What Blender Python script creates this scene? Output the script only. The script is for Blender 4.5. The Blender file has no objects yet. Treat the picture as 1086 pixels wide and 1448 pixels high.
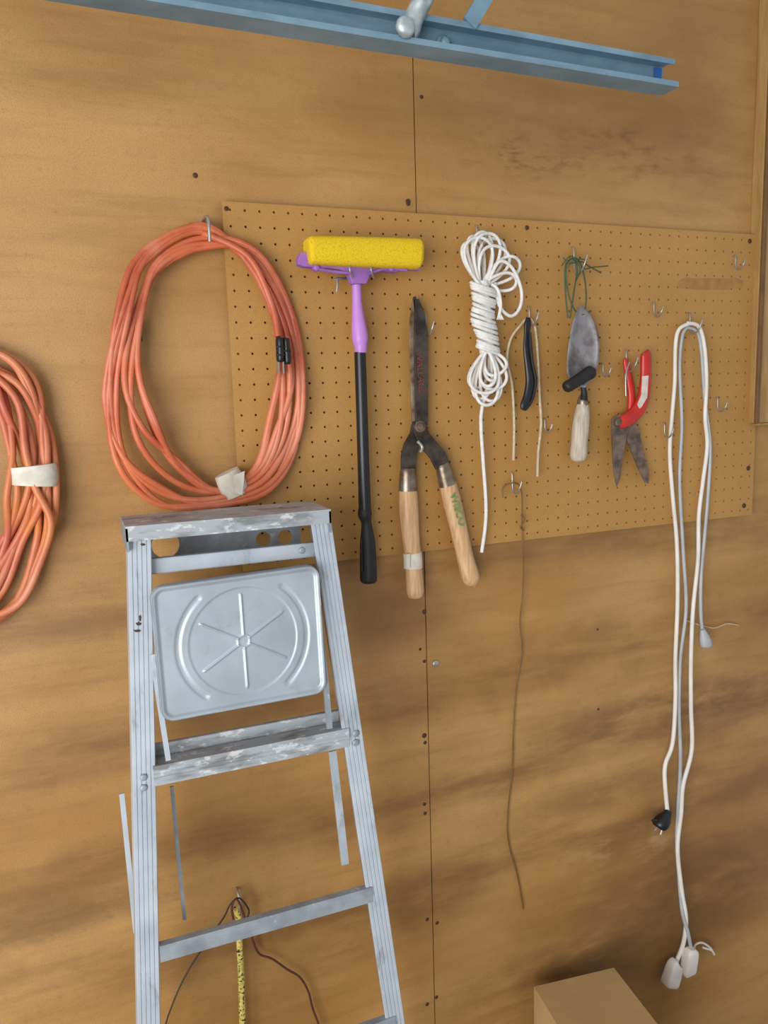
import bpy, math, random
import numpy as np
from mathutils import Vector, Matrix
random.seed(7)
sc = bpy.context.scene
try:
    sc.view_settings.view_transform = 'Standard'
    sc.view_settings.look = 'None'
except Exception as e:
    print(e)

# ---------------------------------------------------------------- camera fit
F = 1100.0; CX, CY = 543.0, 724.0
ZT = 2.14            # height of pegboard top edge
BW = 1.2192
def rot(y, p, r):
    Rz = Matrix.Rotation(y, 3, 'Z'); Rx = Matrix.Rotation(math.pi/2 - p, 3, 'X'); Rr = Matrix.Rotation(r, 3, 'Z')
    return np.array(Rz @ Rx @ Rr)
def proj(R, C, X):
    q = R.T @ (np.array(X) - C)
    return CX + F*q[0]/(-q[2]), CY - F*q[1]/(-q[2])
def ray(R, px, py):
    return R @ np.array([(px-CX)/F, -(py-CY)/F, -1.0])
def resid(v):
    R = rot(v[0], v[1], v[2]); C = np.array(v[3:6]); H = v[6]; xs = v[7]
    out = []
    for X, o in (((0,0,ZT),(310,288)), ((BW,0,ZT),(1068,334)), ((BW,0,ZT-H),(1058,726)), ((0,0,ZT-H),(343,806))):
        a, b = proj(R, C, X); out += [a-o[0], b-o[1]]
    for o in ((585,75),(602,870),(614,1440)):
        d = ray(R, *o); t = -C[1]/d[1]; out.append((C[0]+t*d[0]-xs)*750)
    return np.array(out)
v = np.array([-0.3, 0.12, 0.0, -0.15, -1.3, ZT-.35, 0.61, 0.42]); lam = 1e-2
for it in range(200):
    r0 = resid(v); J = np.zeros((len(r0), len(v)))
    for k in range(len(v)):
        w = v.copy(); w[k] += 1e-6; J[:, k] = (resid(w)-r0)/1e-6
    A = J.T@J; st = np.linalg.solve(A + lam*np.diag(np.diag(A)), -J.T@r0)
    if np.sum(resid(v+st)**2) < np.sum(r0**2): v = v+st; lam *= 0.4
    else: lam *= 3
print("CAMFIT", [round(float(a), 5) for a in v], "RES", [round(float(a),1) for a in resid(v)])
R = rot(v[0], v[1], v[2]); C = np.array(v[3:6]); BH = float(v[6]); XS = float(v[7])

cam = bpy.data.cameras.new('camera'); co = bpy.data.objects.new('camera', cam)
sc.collection.objects.link(co); sc.camera = co
cam.sensor_fit = 'VERTICAL'; cam.sensor_height = 36; cam.lens = F*36/1448
co.matrix_world = Matrix.Translation(Vector(C)) @ Matrix(R.tolist()).to_4x4()
cam.clip_start = 0.02

def P(px, py, d=0.0):
    r = ray(R, px, py); t = (-d - C[1])/r[1]
    return Vector(C + t*r)
def PZ(px, py, z):
    r = ray(R, px, py); t = (z - C[2])/r[2]
    return Vector(C + t*r)
def S(px, py, d=0.0):
    return (P(px, py+1, d) - P(px, py-1, d)).length/2

# ---------------------------------------------------------------- materials
def lin(c):
    o = []
    for a in c:
        a /= 255.0
        o.append(a/12.92 if a <= 0.04045 else ((a+0.055)/1.055)**2.4)
    return (o[0], o[1], o[2], 1)
def mat(name, rgb, rough=0.5, metal=0.0, rgb2=None, scale=20, lo=0.35, hi=0.65, bump=0.0, bscale=200, stretch=(1,1,1)):
    m = bpy.data.materials.new(name); m.use_nodes = True
    nt = m.node_tree; b = nt.nodes['Principled BSDF']
    b.inputs['Roughness'].default_value = rough; b.inputs['Metallic'].default_value = metal
    tc = nt.nodes.new('ShaderNodeNewGeometry')
    mp = nt.nodes.new('ShaderNodeMapping'); mp.inputs['Scale'].default_value = stretch
    nt.links.new(tc.outputs['Position'], mp.inputs['Vector'])
    n = nt.nodes.new('ShaderNodeTexNoise'); n.inputs['Scale'].default_value = scale; n.inputs['Detail'].default_value = 5
    nt.links.new(mp.outputs[0], n.inputs['Vector'])
    cr_ = nt.nodes.new('ShaderNodeValToRGB')
    if rgb2 is None: rgb2 = tuple(a*0.85 for a in rgb)
    cr_.color_ramp.elements[0].position = lo; cr_.color_ramp.elements[1].position = hi
    cr_.color_ramp.elements[0].color = lin(rgb2); cr_.color_ramp.elements[1].color = lin(rgb)
    nt.links.new(n.outputs['Fac'], cr_.inputs[0]); nt.links.new(cr_.outputs[0], b.inputs['Base Color'])
    if bump:
        n2 = nt.nodes.new('ShaderNodeTexNoise'); n2.inputs['Scale'].default_value = bscale
        nt.links.new(mp.outputs[0], n2.inputs['Vector'])
        bp = nt.nodes.new('ShaderNodeBump'); bp.inputs['Strength'].default_value = bump; bp.inputs['Distance'].default_value = 0.003
        nt.links.new(n2.outputs['Fac'], bp.inputs['Height']); nt.links.new(bp.outputs[0], b.inputs['Normal'])
    return m
def add_scuffs(m, rgb, scale=40, lo=.6, hi=.68, amt=.6, stretch=(1,1,.3)):
    """worn marks over an existing procedural base colour"""
    nt = m.node_tree; b = nt.nodes['Principled BSDF']; src = b.inputs['Base Color'].links[0].from_socket
    g = nt.nodes.new('ShaderNodeNewGeometry'); mp = nt.nodes.new('ShaderNodeMapping'); mp.inputs['Scale'].default_value = stretch
    nt.links.new(g.outputs['Position'], mp.inputs[0])
    n = nt.nodes.new('ShaderNodeTexNoise'); n.inputs['Scale'].default_value = scale; n.inputs['Detail'].default_value = 6; n.inputs['Roughness'].default_value = .65
    nt.links.new(mp.outputs[0], n.inputs['Vector'])
    r = nt.nodes.new('ShaderNodeMapRange'); r.inputs[1].default_value = lo; r.inputs[2].default_value = hi; r.inputs[4].default_value = amt
    nt.links.new(n.outputs['Fac'], r.inputs[0])
    mx = nt.nodes.new('ShaderNodeMix'); mx.data_type = 'RGBA'; mx.inputs[7].default_value = lin(rgb)
    nt.links.new(r.outputs[0], mx.inputs[0]); nt.links.new(src, mx.inputs[6]); nt.links.new(mx.outputs[2], b.inputs['Base Color'])
    return m

def board_material(name, ca, cb, cdark, stains_and_shade, bands, wood=True):
    m = bpy.data.materials.new(name); m.use_nodes = True
    nt = m.node_tree; L = nt.links; b = nt.nodes['Principled BSDF']; b.inputs['Roughness'].default_value = 0.5
    b.inputs['Specular IOR Level'].default_value = 0.5
    geo = nt.nodes.new('ShaderNodeNewGeometry')
    def noise(scale, st, det=5, rough=0.55):
        mp = nt.nodes.new('ShaderNodeMapping'); mp.inputs['Scale'].default_value = st
        L.new(geo.outputs['Position'], mp.inputs['Vector'])
        n = nt.nodes.new('ShaderNodeTexNoise'); n.inputs['Scale'].default_value = scale; n.inputs['Detail'].default_value = det
        n.inputs['Roughness'].default_value = rough
        L.new(mp.outputs[0], n.inputs['Vector']); return n.outputs['Fac']
    def mr(x, a, b_, c=0.0, d=1.0):
        n = nt.nodes.new('ShaderNodeMapRange'); n.interpolation_type = 'SMOOTHSTEP'
        L.new(x, n.inputs[0])
        for i, q in zip((1,2,3,4), (a, b_, c, d)): n.inputs[i].default_value = q
        return n.outputs[0]
    def mul(x, y):
        n = nt.nodes.new('ShaderNodeMath'); n.operation = 'MULTIPLY'
        L.new(x, n.inputs[0])
        if isinstance(y, float): n.inputs[1].default_value = y
        else: L.new(y, n.inputs[1])
        return n.outputs[0]
    def mixc(fac, a, b_):
        n = nt.nodes.new('ShaderNodeMix'); n.data_type = 'RGBA'
        L.new(fac, n.inputs[0])
        for s, q in ((6, a), (7, b_)):
            if isinstance(q, tuple): n.inputs[s].default_value = lin(q)
            else: L.new(q, n.inputs[s])
        return n.outputs[2]
    col = mixc(mr(noise(1.6, (0.8, 1, 1.6)), 0.35, 0.65), ca, cb)
    if wood:   # fine horizontal grain
        col = mixc(mul(mr(noise(12, (0.22, 1, 2.6), 7, .66), 0.45, 0.72), 0.30), col, cdark)
        col = mixc(mul(mr(noise(7, (0.5, 1, 2.0), 8, .62), 0.5, 0.75), 0.22), col, tuple(min(255, a*1.12) for a in cb))
    col = mixc(mul(mr(noise(420, (1,1,1), 2), 0.45, 0.7), 0.35), col, tuple(a*0.8 for a in ca))
    col = mixc(mul(mr(noise(60, (1,1,1), 4), 0.55, 0.75), 0.2), col, cdark)
    for (zc, hz, st) in bands:
        sx = nt.nodes.new('ShaderNodeSeparateXYZ'); L.new(geo.outputs['Position'], sx.inputs[0])
        nn = noise(2.0, (1, 1, 0.6), 7, .6)
        ad = nt.nodes.new('ShaderNodeMath'); ad.operation = 'MULTIPLY_ADD'; L.new(nn, ad.inputs[0]); ad.inputs[1].default_value = 0.32
        L.new(sx.outputs['Z'], ad.inputs[2])
        sb = nt.nodes.new('ShaderNodeMath'); sb.operation = 'SUBTRACT'; L.new(ad.outputs[0], sb.inputs[0]); sb.inputs[1].default_value = zc + 0.16
        ab = nt.nodes.new('ShaderNodeMath'); ab.operation = 'ABSOLUTE'; L.new(sb.outputs[0], ab.inputs[0])
        f = mul(mul(mr(ab.outputs[0], hz, 0.0), mr(noise(5, (0.4, 1, 2.2), 8, .65), 0.32, 0.62)), float(st))
        col = mixc(f, col, cdark)
    for (cx, cz, rx, rz, st, sc_, lo, hi, dc) in stains_and_shade:
        mp = nt.nodes.new('ShaderNodeMapping'); mp.vector_type = 'TEXTURE'
        mp.inputs['Location'].default_value = (cx, 0, cz); mp.inputs['Scale'].default_value = (rx, 1000.0, rz)
        L.new(geo.outputs['Position'], mp.inputs['Vector'])
        ln = nt.nodes.new('ShaderNodeVectorMath'); ln.operation = 'LENGTH'; L.new(mp.outputs[0], ln.inputs[0])
        mask = mr(ln.outputs['Value'], 1.0, 0.15)
        f = mul(mul(mask, mr(noise(sc_, (0.6, 1, 1.6), 8, 0.66), lo, hi)), float(st))
        col = mixc(f, col, dc)
    L.new(col, b.inputs['Base Color'])
    bp = nt.nodes.new('ShaderNodeBump'); bp.inputs['Strength'].default_value = 0.15; bp.inputs['Distance'].default_value = 0.002
    L.new(noise(350, (1,1,1), 3), bp.inputs['Height']); L.new(bp.outputs[0], b.inputs['Normal'])
    return m

# ---------------------------------------------------------------- mesh builder
def cr(pts, seg=8, cyclic=False):
    """Catmull-Rom; entries are tuples (Vector, w, ...) or Vectors"""
    def tov(a):
        return np.array(list(a), float)
    q = [tov(a) for a in pts]; n = len(q); out = []
    if n < 3 and not cyclic:
        return [q[0]*(1-t/seg)+q[1]*t/seg for t in range(seg+1)]
    rng = range(n) if cyclic else range(n-1)
    for i in rng:
        if cyclic: a, b, c, d = q[(i-1) % n], q[i], q[(i+1) % n], q[(i+2) % n]
        else: a, b, c, d = q[max(i-1,0)], q[i], q[i+1], q[min(i+2,n-1)]
        for s in range(seg):
            t = s/seg
            out.append(0.5*((2*b)+(c-a)*t+(2*a-5*b+4*c-d)*t*t+(3*b-a-3*c+d)*t**3))
    if not cyclic: out.append(q[-1])
    return out

WLOC = {}
class MB:
    def __init__(s): s.v=[]; s.f=[]; s.m=[]; s.s=[]
    def add(s, vs, fs, mi=0, sm=False):
        o = len(s.v); s.v += [Vector(a) for a in vs]
        for f in fs: s.f.append([i+o for i in f]); s.m.append(mi); s.s.append(sm)
    def sweep(s, pts, w, h=None, n=10, prof=None, mi=0, cyclic=False, plane=True, sm=True, caps=True):
        """pts Vectors; w,h full widths (float or list). plane: frame = in-plane normal & -Y"""
        N = len(pts); pts = [Vector(p[:3]) for p in pts]
        if not isinstance(w, (list, tuple)): w = [w]*N
        if h is None: h = w
        if not isinstance(h, (list, tuple)): h = [h]*N
        if prof is None:
            prof = [(0.5*math.cos(2*math.pi*k/n), 0.5*math.sin(2*math.pi*k/n)) for k in range(n)]
        n = len(prof); vs = []; prevN = None
        for i in range(N):
            if cyclic: T = pts[(i+1) % N]-pts[i-1]
            else: T = pts[min(i+1,N-1)]-pts[max(i-1,0)]
            if T.length < 1e-9: T = Vector((0,0,-1))
            T.normalize()
            if plane:
                B = Vector((0,-1,0)); B = (B - T*B.dot(T))
                if B.length < 1e-3: B = Vector((0,0,1)) 
                B.normalize(); A = B.cross(T).normalized()
            else:
                if prevN is None:
                    ref = Vector((0,-1,0)) if abs(T.y) < 0.9 else Vector((1,0,0))
                    A = ref.cross(T).normalized()
                else:
                    A = (prevN - T*prevN.dot(T)).normalized()
                prevN = A; B = T.cross(A).normalized()
            for (a, b) in prof: vs.append(pts[i] + A*(a*w[i]) + B*(b*h[i]))
        fs = []
        for i in range(N if cyclic else N-1):
            j = (i+1) % N
            for k in range(n):
                l = (k+1) % n
                fs.append([i*n+k, i*n+l, j*n+l, j*n+k])
        s.add(vs, fs, mi, sm)
        if caps and not cyclic:
            s.add([vs[k] for k in range(n)], [list(range(n))[::-1]], mi, False)
            s.add([vs[(N-1)*n+k] for k in range(n)], [list(range(n))], mi, False)
    def prism(s, poly, t, mi=0, axis=Vector((0,-1,0))):
        n = len(poly); A = [Vector(p) for p in poly]; B = [p + axis*t for p in A]
        s.add(A+B, [list(range(n)), list(range(n, 2*n))[::-1]] + [[k, (k+1) % n, n+(k+1) % n, n+k] for k in range(n)], mi)
    def ext(s, poly, x0, x1, mi=0):
        n = len(poly); A = [Vector((x0, y, z)) for y, z in poly]; B = [Vector((x1, y, z)) for y, z in poly]
        s.add(A+B, [list(range(n)), list(range(n, 2*n))[::-1]] + [[k, (k+1) % n, n+(k+1) % n, n+k] for k in range(n)], mi)
    def box(s, c, size, M=None, mi=0):
        M = M or Matrix.Identity(3); c = Vector(c); vs = []
        for x in (-.5,.5):
            for y in (-.5,.5):
                for z in (-.5,.5): vs.append(c + M @ Vector((x*size[0], y*size[1], z*size[2])))
        s.add(vs, [[0,1,3,2],[4,6,7,5],[0,4,5,1],[2,3,7,6],[0,2,6,4],[1,5,7,3]], mi)
    def disc(s, c, r, t, mi=0, n=14, axis=Vector((0,-1,0))):
        axis = axis.normalized(); ref = Vector((0,0,1)) if abs(axis.z) < .9 else Vector((1,0,0))
        A = axis.cross(ref).normalized(); B = axis.cross(A); c = Vector(c); vs = []
        for rr, hh in ((1, 0), (1, .45), (.8, .85), (.4, 1.0)):
            for k in range(n):
                a = 2*math.pi*k/n; vs.append(c + A*(r*rr*math.cos(a)) + B*(r*rr*math.sin(a)) + axis*(t*hh))
        fs = [[i*n+k, i*n+(k+1) % n, (i+1)*n+(k+1) % n, (i+1)*n+k] for i in range(3) for k in range(n)]
        fs += [list(range(n))[::-1], list(range(3*n, 4*n))]
        s.add(vs, fs, mi, True)
    def cell(s, x0, x1, z0, z1, cx, cz, r, yf, yb, n=8, mi=0, back=True):
        an = [2*math.pi*k/n for k in range(n)]
        if abs((x1-x0)-(z1-z0)) > 1e-5 or n != 8:
            an += [math.atan2(z-cz, x-cx) % (2*math.pi) for x in (x0,x1) for z in (z0,z1)]
            an = sorted(set(round(a, 5) for a in an))
        n = len(an); o = []; q = []
        for a in an:
            ca, sa = math.cos(a), math.sin(a); t = 1e9
            if ca > 1e-6: t = min(t, (x1-cx)/ca)
            if ca < -1e-6: t = min(t, (x0-cx)/ca)
            if sa > 1e-6: t = min(t, (z1-cz)/sa)
            if sa < -1e-6: t = min(t, (z0-cz)/sa)
            o.append((cx+t*ca, cz+t*sa)); q.append((cx+r*ca, cz+r*sa))
        vs = [(a, yf, b) for a, b in o]+[(a, yf, b) for a, b in q]+[(a, yb, b) for a, b in q]+[(a, yb, b) for a, b in o]
        fs = []
        for k in range(n):
            l = (k+1) % n
            fs.append([k, l, n+l, n+k]); fs.append([n+k, n+l, 2*n+l, 2*n+k])
            if back: fs.append([2*n+k, 2*n+l, 3*n+l, 3*n+k])
        s.add(vs, fs, mi)
    def build(s, name, mats, parent=None, bevel=0, label=None, category=None, group=None, kind=None, recalc=True):
        me = bpy.data.meshes.new(name)
        lo = Vector((min(a.x for a in s.v), min(a.y for a in s.v), min(a.z for a in s.v)))
        hi = Vector((max(a.x for a in s.v), max(a.y for a in s.v), max(a.z for a in s.v)))
        c = (lo+hi)/2
        me.from_pydata([tuple(a-c) for a in s.v], [], s.f)
        if not isinstance(mats, (list, tuple)): mats = [mats]
        for m in mats: me.materials.append(m)
        me.polygons.foreach_set('material_index', s.m); me.polygons.foreach_set('use_smooth', s.s)
        if recalc:
            import bmesh
            bm = bmesh.new(); bm.from_mesh(me); bmesh.ops.recalc_face_normals(bm, faces=bm.faces); bm.to_mesh(me); bm.free()
        me.update()
        ob = bpy.data.objects.new(name, me); sc.collection.objects.link(ob)
        WLOC[ob.name] = c.copy()
        if parent: ob.parent = parent; ob.location = c - WLOC[parent.name]
        else: ob.location = c
        if bevel:
            b = ob.modifiers.new('bevel', 'BEVEL'); b.width = bevel; b.segments = 2; b.limit_method = 'ANGLE'
        for k, q in (('label', label), ('category', category), ('group', group), ('kind', kind)):
            if q: ob[k] = q
        return ob
def root(name, loc, label, category, group=None):
    e = bpy.data.objects.new(name, None); e.empty_display_size = 0.05; e.location = loc; sc.collection.objects.link(e)
    WLOC[e.name] = Vector(loc)
    e['label'] = label; e['category'] = category
    if group: e['group'] = group
    return e
def pw(mb, lst, d, seg=8, mi=0, flat=1.0, n=12, prof=None, sm=True, plane=True):
    rows = []
    for a in lst:
        dd = a[3] if len(a) > 3 else d
        p = P(a[0], a[1], dd); rows.append((p.x, p.y, p.z, a[2]*S(a[0], a[1], dd)))
    q = cr(rows, seg)
    mb.sweep([Vector(r[:3]) for r in q], [max(r[3], .0003) for r in q], [max(r[3]*flat, .0003) for r in q], n=n, mi=mi, prof=prof, sm=sm, plane=plane)
def tube(mb, lst, d, wpx, seg=8, n=8, mi=0, plane=False):
    pw(mb, [(a[0], a[1], wpx, a[2] if len(a) > 2 else d) for a in lst], d, seg=seg, n=n, mi=mi, plane=plane)
def poly(mb, lst, d, t, mi=0):
    mb.prism([P(a[0], a[1], d+t/2) - Vector((0,-t/2,0)) for a in lst], t, mi)
def text(body, center, size, ang, mat_, parent, name='lettering', off=.015):
    cu = bpy.data.curves.new(name, 'FONT'); cu.body = body; cu.size = size; cu.extrude = 0.0003
    cu.align_x = 'CENTER'; cu.align_y = 'CENTER'; cu.offset = size*off
    tmp = bpy.data.objects.new('tmp', cu); sc.collection.objects.link(tmp)
    bpy.context.view_layer.update()
    me = bpy.data.meshes.new_from_object(tmp.evaluated_get(bpy.context.evaluated_depsgraph_get()))
    bpy.data.objects.remove(tmp)
    me.materials.clear(); me.materials.append(mat_); me.name = name
    M = Matrix.Rotation(ang, 4, 'Y') @ Matrix.Rotation(math.pi/2, 4, 'X')
    me.transform(M)
    ob = bpy.data.objects.new(name, me); sc.collection.objects.link(ob)
    ob.parent = parent; ob.location = Vector(center) - WLOC[parent.name]
    return ob

# ---------------------------------------------------------------- materials list
def st(px, py, wx, wy, strength, sc_, lo, hi, dc):
    p = P(px, py, 0); s_ = S(px, py, 0)
    return (p.x, p.z, wx*s_*1.15, wy*s_, strength, sc_, lo, hi, dc)
WD = (108, 74, 38)
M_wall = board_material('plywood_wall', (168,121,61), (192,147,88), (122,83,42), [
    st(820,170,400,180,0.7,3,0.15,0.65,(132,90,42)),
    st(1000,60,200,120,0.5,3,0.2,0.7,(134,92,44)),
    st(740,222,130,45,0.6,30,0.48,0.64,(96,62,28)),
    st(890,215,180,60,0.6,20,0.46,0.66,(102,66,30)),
    st(1000,225,130,130,0.5,8,0.3,0.7,(120,82,40)),
    st(960,1000,330,60,0.75,6,0.35,0.6,WD),
    st(900,1110,300,40,0.5,6,0.35,0.6,WD),
    st(980,1250,320,130,0.85,4,0.25,0.6,(112,78,42)),
    st(860,1345,300,90,0.7,5,0.3,0.6,WD),
    st(900,1190,160,60,0.5,9,0.48,0.62,(188,156,112)),
    st(560,870,130,80,0.65,4,0.2,0.55,(112,72,34)),  # ladder's soft shadow, painted into the wall colour
    st(560,985,120,60,0.5,5,0.3,0.6,(114,74,36)),  # lower part of the painted ladder shadow
    st(60,1310,240,60,0.65,5,0.35,0.62,WD),
    st(110,1050,120,50,0.5,5,0.35,0.62,WD),
    st(560,1300,200,60,0.55,5,0.35,0.62,WD),
    st(60,700,240,70,0.3,5,0.4,0.65,(146,102,56)),
    st(150,90,60,25,0.4,12,0.5,0.65,(140,96,48)),
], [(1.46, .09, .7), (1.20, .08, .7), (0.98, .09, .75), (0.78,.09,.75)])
M_peg = board_material('pegboard_hardboard', (176,128,62), (188,140,74), (142,98,48), [
    st(560,760,120,70,0.4,6,0.3,0.6,(134,92,42)),
    st(980,380,200,120,0.4,4,0.3,0.7,(150,108,54)),
], [], wood=False)
M_dark = mat('dark_nail', (84,56,36), 0.6, 0.2)
M_seam = mat('seam_dark', (70,44,22), 0.8)
M_trimw = mat('trim_wood', (180,144,88), 0.55, rgb2=(158,120,68), scale=8, stretch=(6,6,1))
M_trimd = mat('trim_gap_shade', (120,84,46), 0.6)  # dark tone painted for the shade in the gap beside the trim
M_orange = add_scuffs(mat('orange_cord_jacket', (220,120,76), 0.42, rgb2=(182,84,52), scale=7), (228,148,118), 5, .5, .66, .6, (1,1,1))
M_orange2 = add_scuffs(mat('orange_red_cord_jacket', (190,94,74), 0.42, rgb2=(218,138,70), scale=6), (224,150,124), 7, .5, .66, .5, (1,1,1))
M_black = mat('black_plastic', (26,26,28), 0.35)
M_blackr = mat('black_rubber', (36,33,32), 0.55, rgb2=(24,22,22))
M_tape = mat('masking_tape', (224,218,202), 0.6, rgb2=(204,194,174), scale=60)
M_steel = mat('zinc_steel', (190,186,178), 0.35, 0.7)
M_steelr = mat('worn_blade_steel', (84,74,66), 0.5, 0.4, rgb2=(50,40,34), scale=40, bump=0.25)
M_edge = mat('ground_steel_edge', (160,140,118), 0.4, 0.5, rgb2=(104,76,54), scale=50)
M_ferr = mat('tin_ferrule', (156,146,130), 0.35, 0.7, rgb2=(112,92,70), scale=40)
M_rust = mat('rusty_steel', (134,112,96), 0.65, 0.3, rgb2=(86,72,64), scale=60, bump=0.3)
M_yellow = mat('yellow_sponge', (234,196,24), 0.9, rgb2=(204,164,18), scale=420, lo=0.3, hi=0.5, bump=0.5, bscale=500)
M_purple = mat('purple_plastic', (198,138,210), 0.4, rgb2=(188,128,202))
M_purpled = mat('purple_plastic_dark', (164,110,190), 0.45)
M_wood = mat('pale_wood_handle', (220,180,134), 0.5, rgb2=(196,148,102), scale=30, stretch=(6,6,0.6))
M_woodw = mat('weathered_wood_handle', (208,196,176), 0.7, rgb2=(176,162,140), scale=30, stretch=(6,6,0.6))
M_rope = mat('white_rope', (238,236,230), 0.7, rgb2=(224,220,212), scale=120, bump=0.15, bscale=500)
M_twine = mat('beige_twine', (214,196,164), 0.8, rgb2=(190,172,138), scale=120)
M_wcord = mat('white_cord_vinyl', (238,232,222), 0.4, rgb2=(222,214,202), scale=20)
M_gcord = mat('grey_cord_vinyl', (186,188,188), 0.4, rgb2=(166,170,172), scale=20)
M_red = mat('red_dipped_plastic', (206,48,36), 0.35, rgb2=(180,38,30))
M_green = mat('green_wire', (66,92,60), 0.5)
M_trowel = mat('trowel_steel', (156,152,154), 0.45, 0.4, rgb2=(96,84,80), scale=26, lo=0.34, hi=0.6)
M_alu = add_scuffs(mat('ladder_aluminium', (202,210,216), 0.42, 0.25, rgb2=(180,188,196), scale=18, lo=0.3, hi=0.7), (122,126,130), 30, .56, .70, .6)
M_shelf = add_scuffs(mat('shelf_sheet_metal', (184,194,200), 0.42, 0.35, rgb2=(166,174,180), scale=14, lo=0.3, hi=0.7), (146,150,150), 30, .58, .72, .5, (1,1,1))
M_alug = add_scuffs(mat('ladder_aluminium_grey', (160,168,174), 0.5, 0.25, rgb2=(136,142,148), scale=25), (206,208,206), 45, .62, .68, .6, (1,1,1))
M_alud = add_scuffs(mat('ladder_paint_splattered', (170,176,180), 0.6, 0.2, rgb2=(130,132,130), scale=35, lo=0.33, hi=0.5, stretch=(.5,1,2)), (224,224,220), 60, .56, .62, .7, (.7,1,1.4))
M_beam = add_scuffs(mat('galvanised_beam', (134,164,180), 0.5, 0.2, rgb2=(112,144,162), scale=14), (96,118,130), 18, .5, .7, .5, (.4,1,2))
M_galv = mat('galvanised_strut', (206,214,214), 0.4, 0.5, rgb2=(150,164,168), scale=60)
M_blue = mat('blue_tape', (40,96,166), 0.6)
M_card = mat('cardboard', (192,158,108), 0.8, rgb2=(182,148,98), scale=10)
M_wire = mat('brown_wire', (136,102,58), 0.5, 0.3)
M_bwire = mat('dark_wire', (62,48,42), 0.5)
M_maroon = mat('maroon_wire', (100,54,50), 0.5)
M_floor = mat('concrete_floor', (130,124,114), 0.85, rgb2=(108,102,94), scale=6)
M_greentxt = mat('green_print', (92,140,66), 0.5, rgb2=(130,150,90), scale=150, lo=.4, hi=.6)
M_redtxt = mat('red_print', (158,52,46), 0.5, rgb2=(90,60,54), scale=200, lo=.42, hi=.56)
M_glue = mat('glue_residue', (156,112,60), 0.7, rgb2=(174,128,70), scale=60)

M_bungee = bpy.data.materials.new('yellow_black_braid'); M_bungee.use_nodes = True
nt = M_bungee.node_tree; b = nt.nodes['Principled BSDF']; b.inputs['Roughness'].default_value = .7
g = nt.nodes.new('ShaderNodeNewGeometry'); mp = nt.nodes.new('ShaderNodeMapping')
mp.inputs['Rotation'].default_value = (0, 0.6, 0)
nt.links.new(g.outputs['Position'], mp.inputs[0])
ck = nt.nodes.new('ShaderNodeTexChecker'); ck.inputs['Scale'].default_value = 150
ck.inputs['Color1'].default_value = lin((232,216,112)); ck.inputs['Color2'].default_value = lin((206,186,96))
nt.links.new(mp.outputs[0], ck.inputs[0])
vo = nt.nodes.new('ShaderNodeTexNoise'); vo.inputs['Scale'].default_value = 190; nt.links.new(g.outputs['Position'], vo.inputs['Vector'])
rp = nt.nodes.new('ShaderNodeValToRGB'); rp.color_ramp.interpolation = 'CONSTANT'; rp.color_ramp.elements[0].position = 0; rp.color_ramp.elements[0].color = (1,1,1,1)
rp.color_ramp.elements[1].position = .57; rp.color_ramp.elements[1].color = (0,0,0,1)
nt.links.new(vo.outputs['Fac'], rp.inputs[0])
mx = nt.nodes.new('ShaderNodeMix'); mx.data_type = 'RGBA'; mx.inputs[6].default_value = lin((60,54,36))
nt.links.new(rp.outputs[0], mx.inputs[0]); nt.links.new(ck.outputs['Color'], mx.inputs[7]); nt.links.new(mx.outputs[2], b.inputs['Base Color'])

# ---------------------------------------------------------------- room
WH = 3.0
mb = MB()
gap = 0.0022
mb.box(((XS-gap/2-2.0)/2-0.0, .009, WH/2), ((XS-gap/2+2.0), .018, WH))
mb.box(((XS+gap/2+1.9)/2, .009, WH/2), ((1.9-XS-gap/2), .018, WH))
mb.box((-.05, .03, WH/2), (3.9, .02, WH), mi=1)
for (x, y, r) in [(577,285,4),(596,137,3),(600,865,3.5),(600,935,2.5),(600,1040,3.5),(601,1050,2.5),(600,1137,2.5),(601,1150,2.5),(604,1300,2.5),(604,1420,2.5),
               (594,918,2),(618,1305,2.5),(617,1410,2.5),(276,248,4),(846,1003,1.8),(845,890,1.6)]:
    mb.disc(P(x, y, 0), r*S(x, y), .0015, mi=2, n=8)
mb.disc(P(616,938,0), 5*S(616,938), .003, mi=3, n=12)
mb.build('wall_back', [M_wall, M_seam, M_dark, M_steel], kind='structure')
mb = MB(); mb.box((-.05, -1.4, -.02), (3.9, 2.9, .04)); mb.build('floor', M_floor, kind='structure')
zs = P(1078, 598, .03).z
xa = P(1077, 300, .03).x
mb = MB(); mb.box((xa+.05, -.015, (zs+WH)/2), (.1, .03, WH-zs), mi=0)
mb.box((xa+.006, -.034, (zs+WH)/2), (.010, .008, WH-zs), mi=1)  # dark strip standing in for the shadow gap along the post
mb.build('trim_1', [M_trimw, M_trimd], kind='structure', bevel=.002)
mb = MB(); mb.box((xa+.052, -.016, zs-.003), (.09, .032, .005)); mb.build('trim_2', M_trimw, kind='structure', bevel=.001)

# ---------------------------------------------------------------- pegboard
PB = .012; PF = .017
e = root('pegboard', (BW/2, -PF, ZT-BH/2), 'tan perforated hardboard pegboard screwed to a plywood wall', 'pegboard')
mb = MB(); nc = 48; nr = 24; cw = BW/nc; ch = BH/nr
for i in range(nc):
    for j in range(nr):
        x0 = i*cw; z1 = ZT-j*ch
        mb.cell(x0, x0+cw, z1-ch, z1, x0+cw/2, z1-ch/2, .0023, -PF, -PB, n=8, back=False)
for a, b_ in (((0,-PB,ZT),(BW,-PF,ZT)), ((0,-PB,ZT-BH),(BW,-PF,ZT-BH))):
    mb.add([(a[0],a[1],a[2]),(b_[0],a[1],a[2]),(b_[0],b_[1],a[2]),(a[0],b_[1],a[2])], [[0,1,2,3]])
for x in (0, BW):
    mb.add([(x,-PB,ZT),(x,-PF,ZT),(x,-PF,ZT-BH),(x,-PB,ZT-BH)], [[0,1,2,3]])
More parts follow.
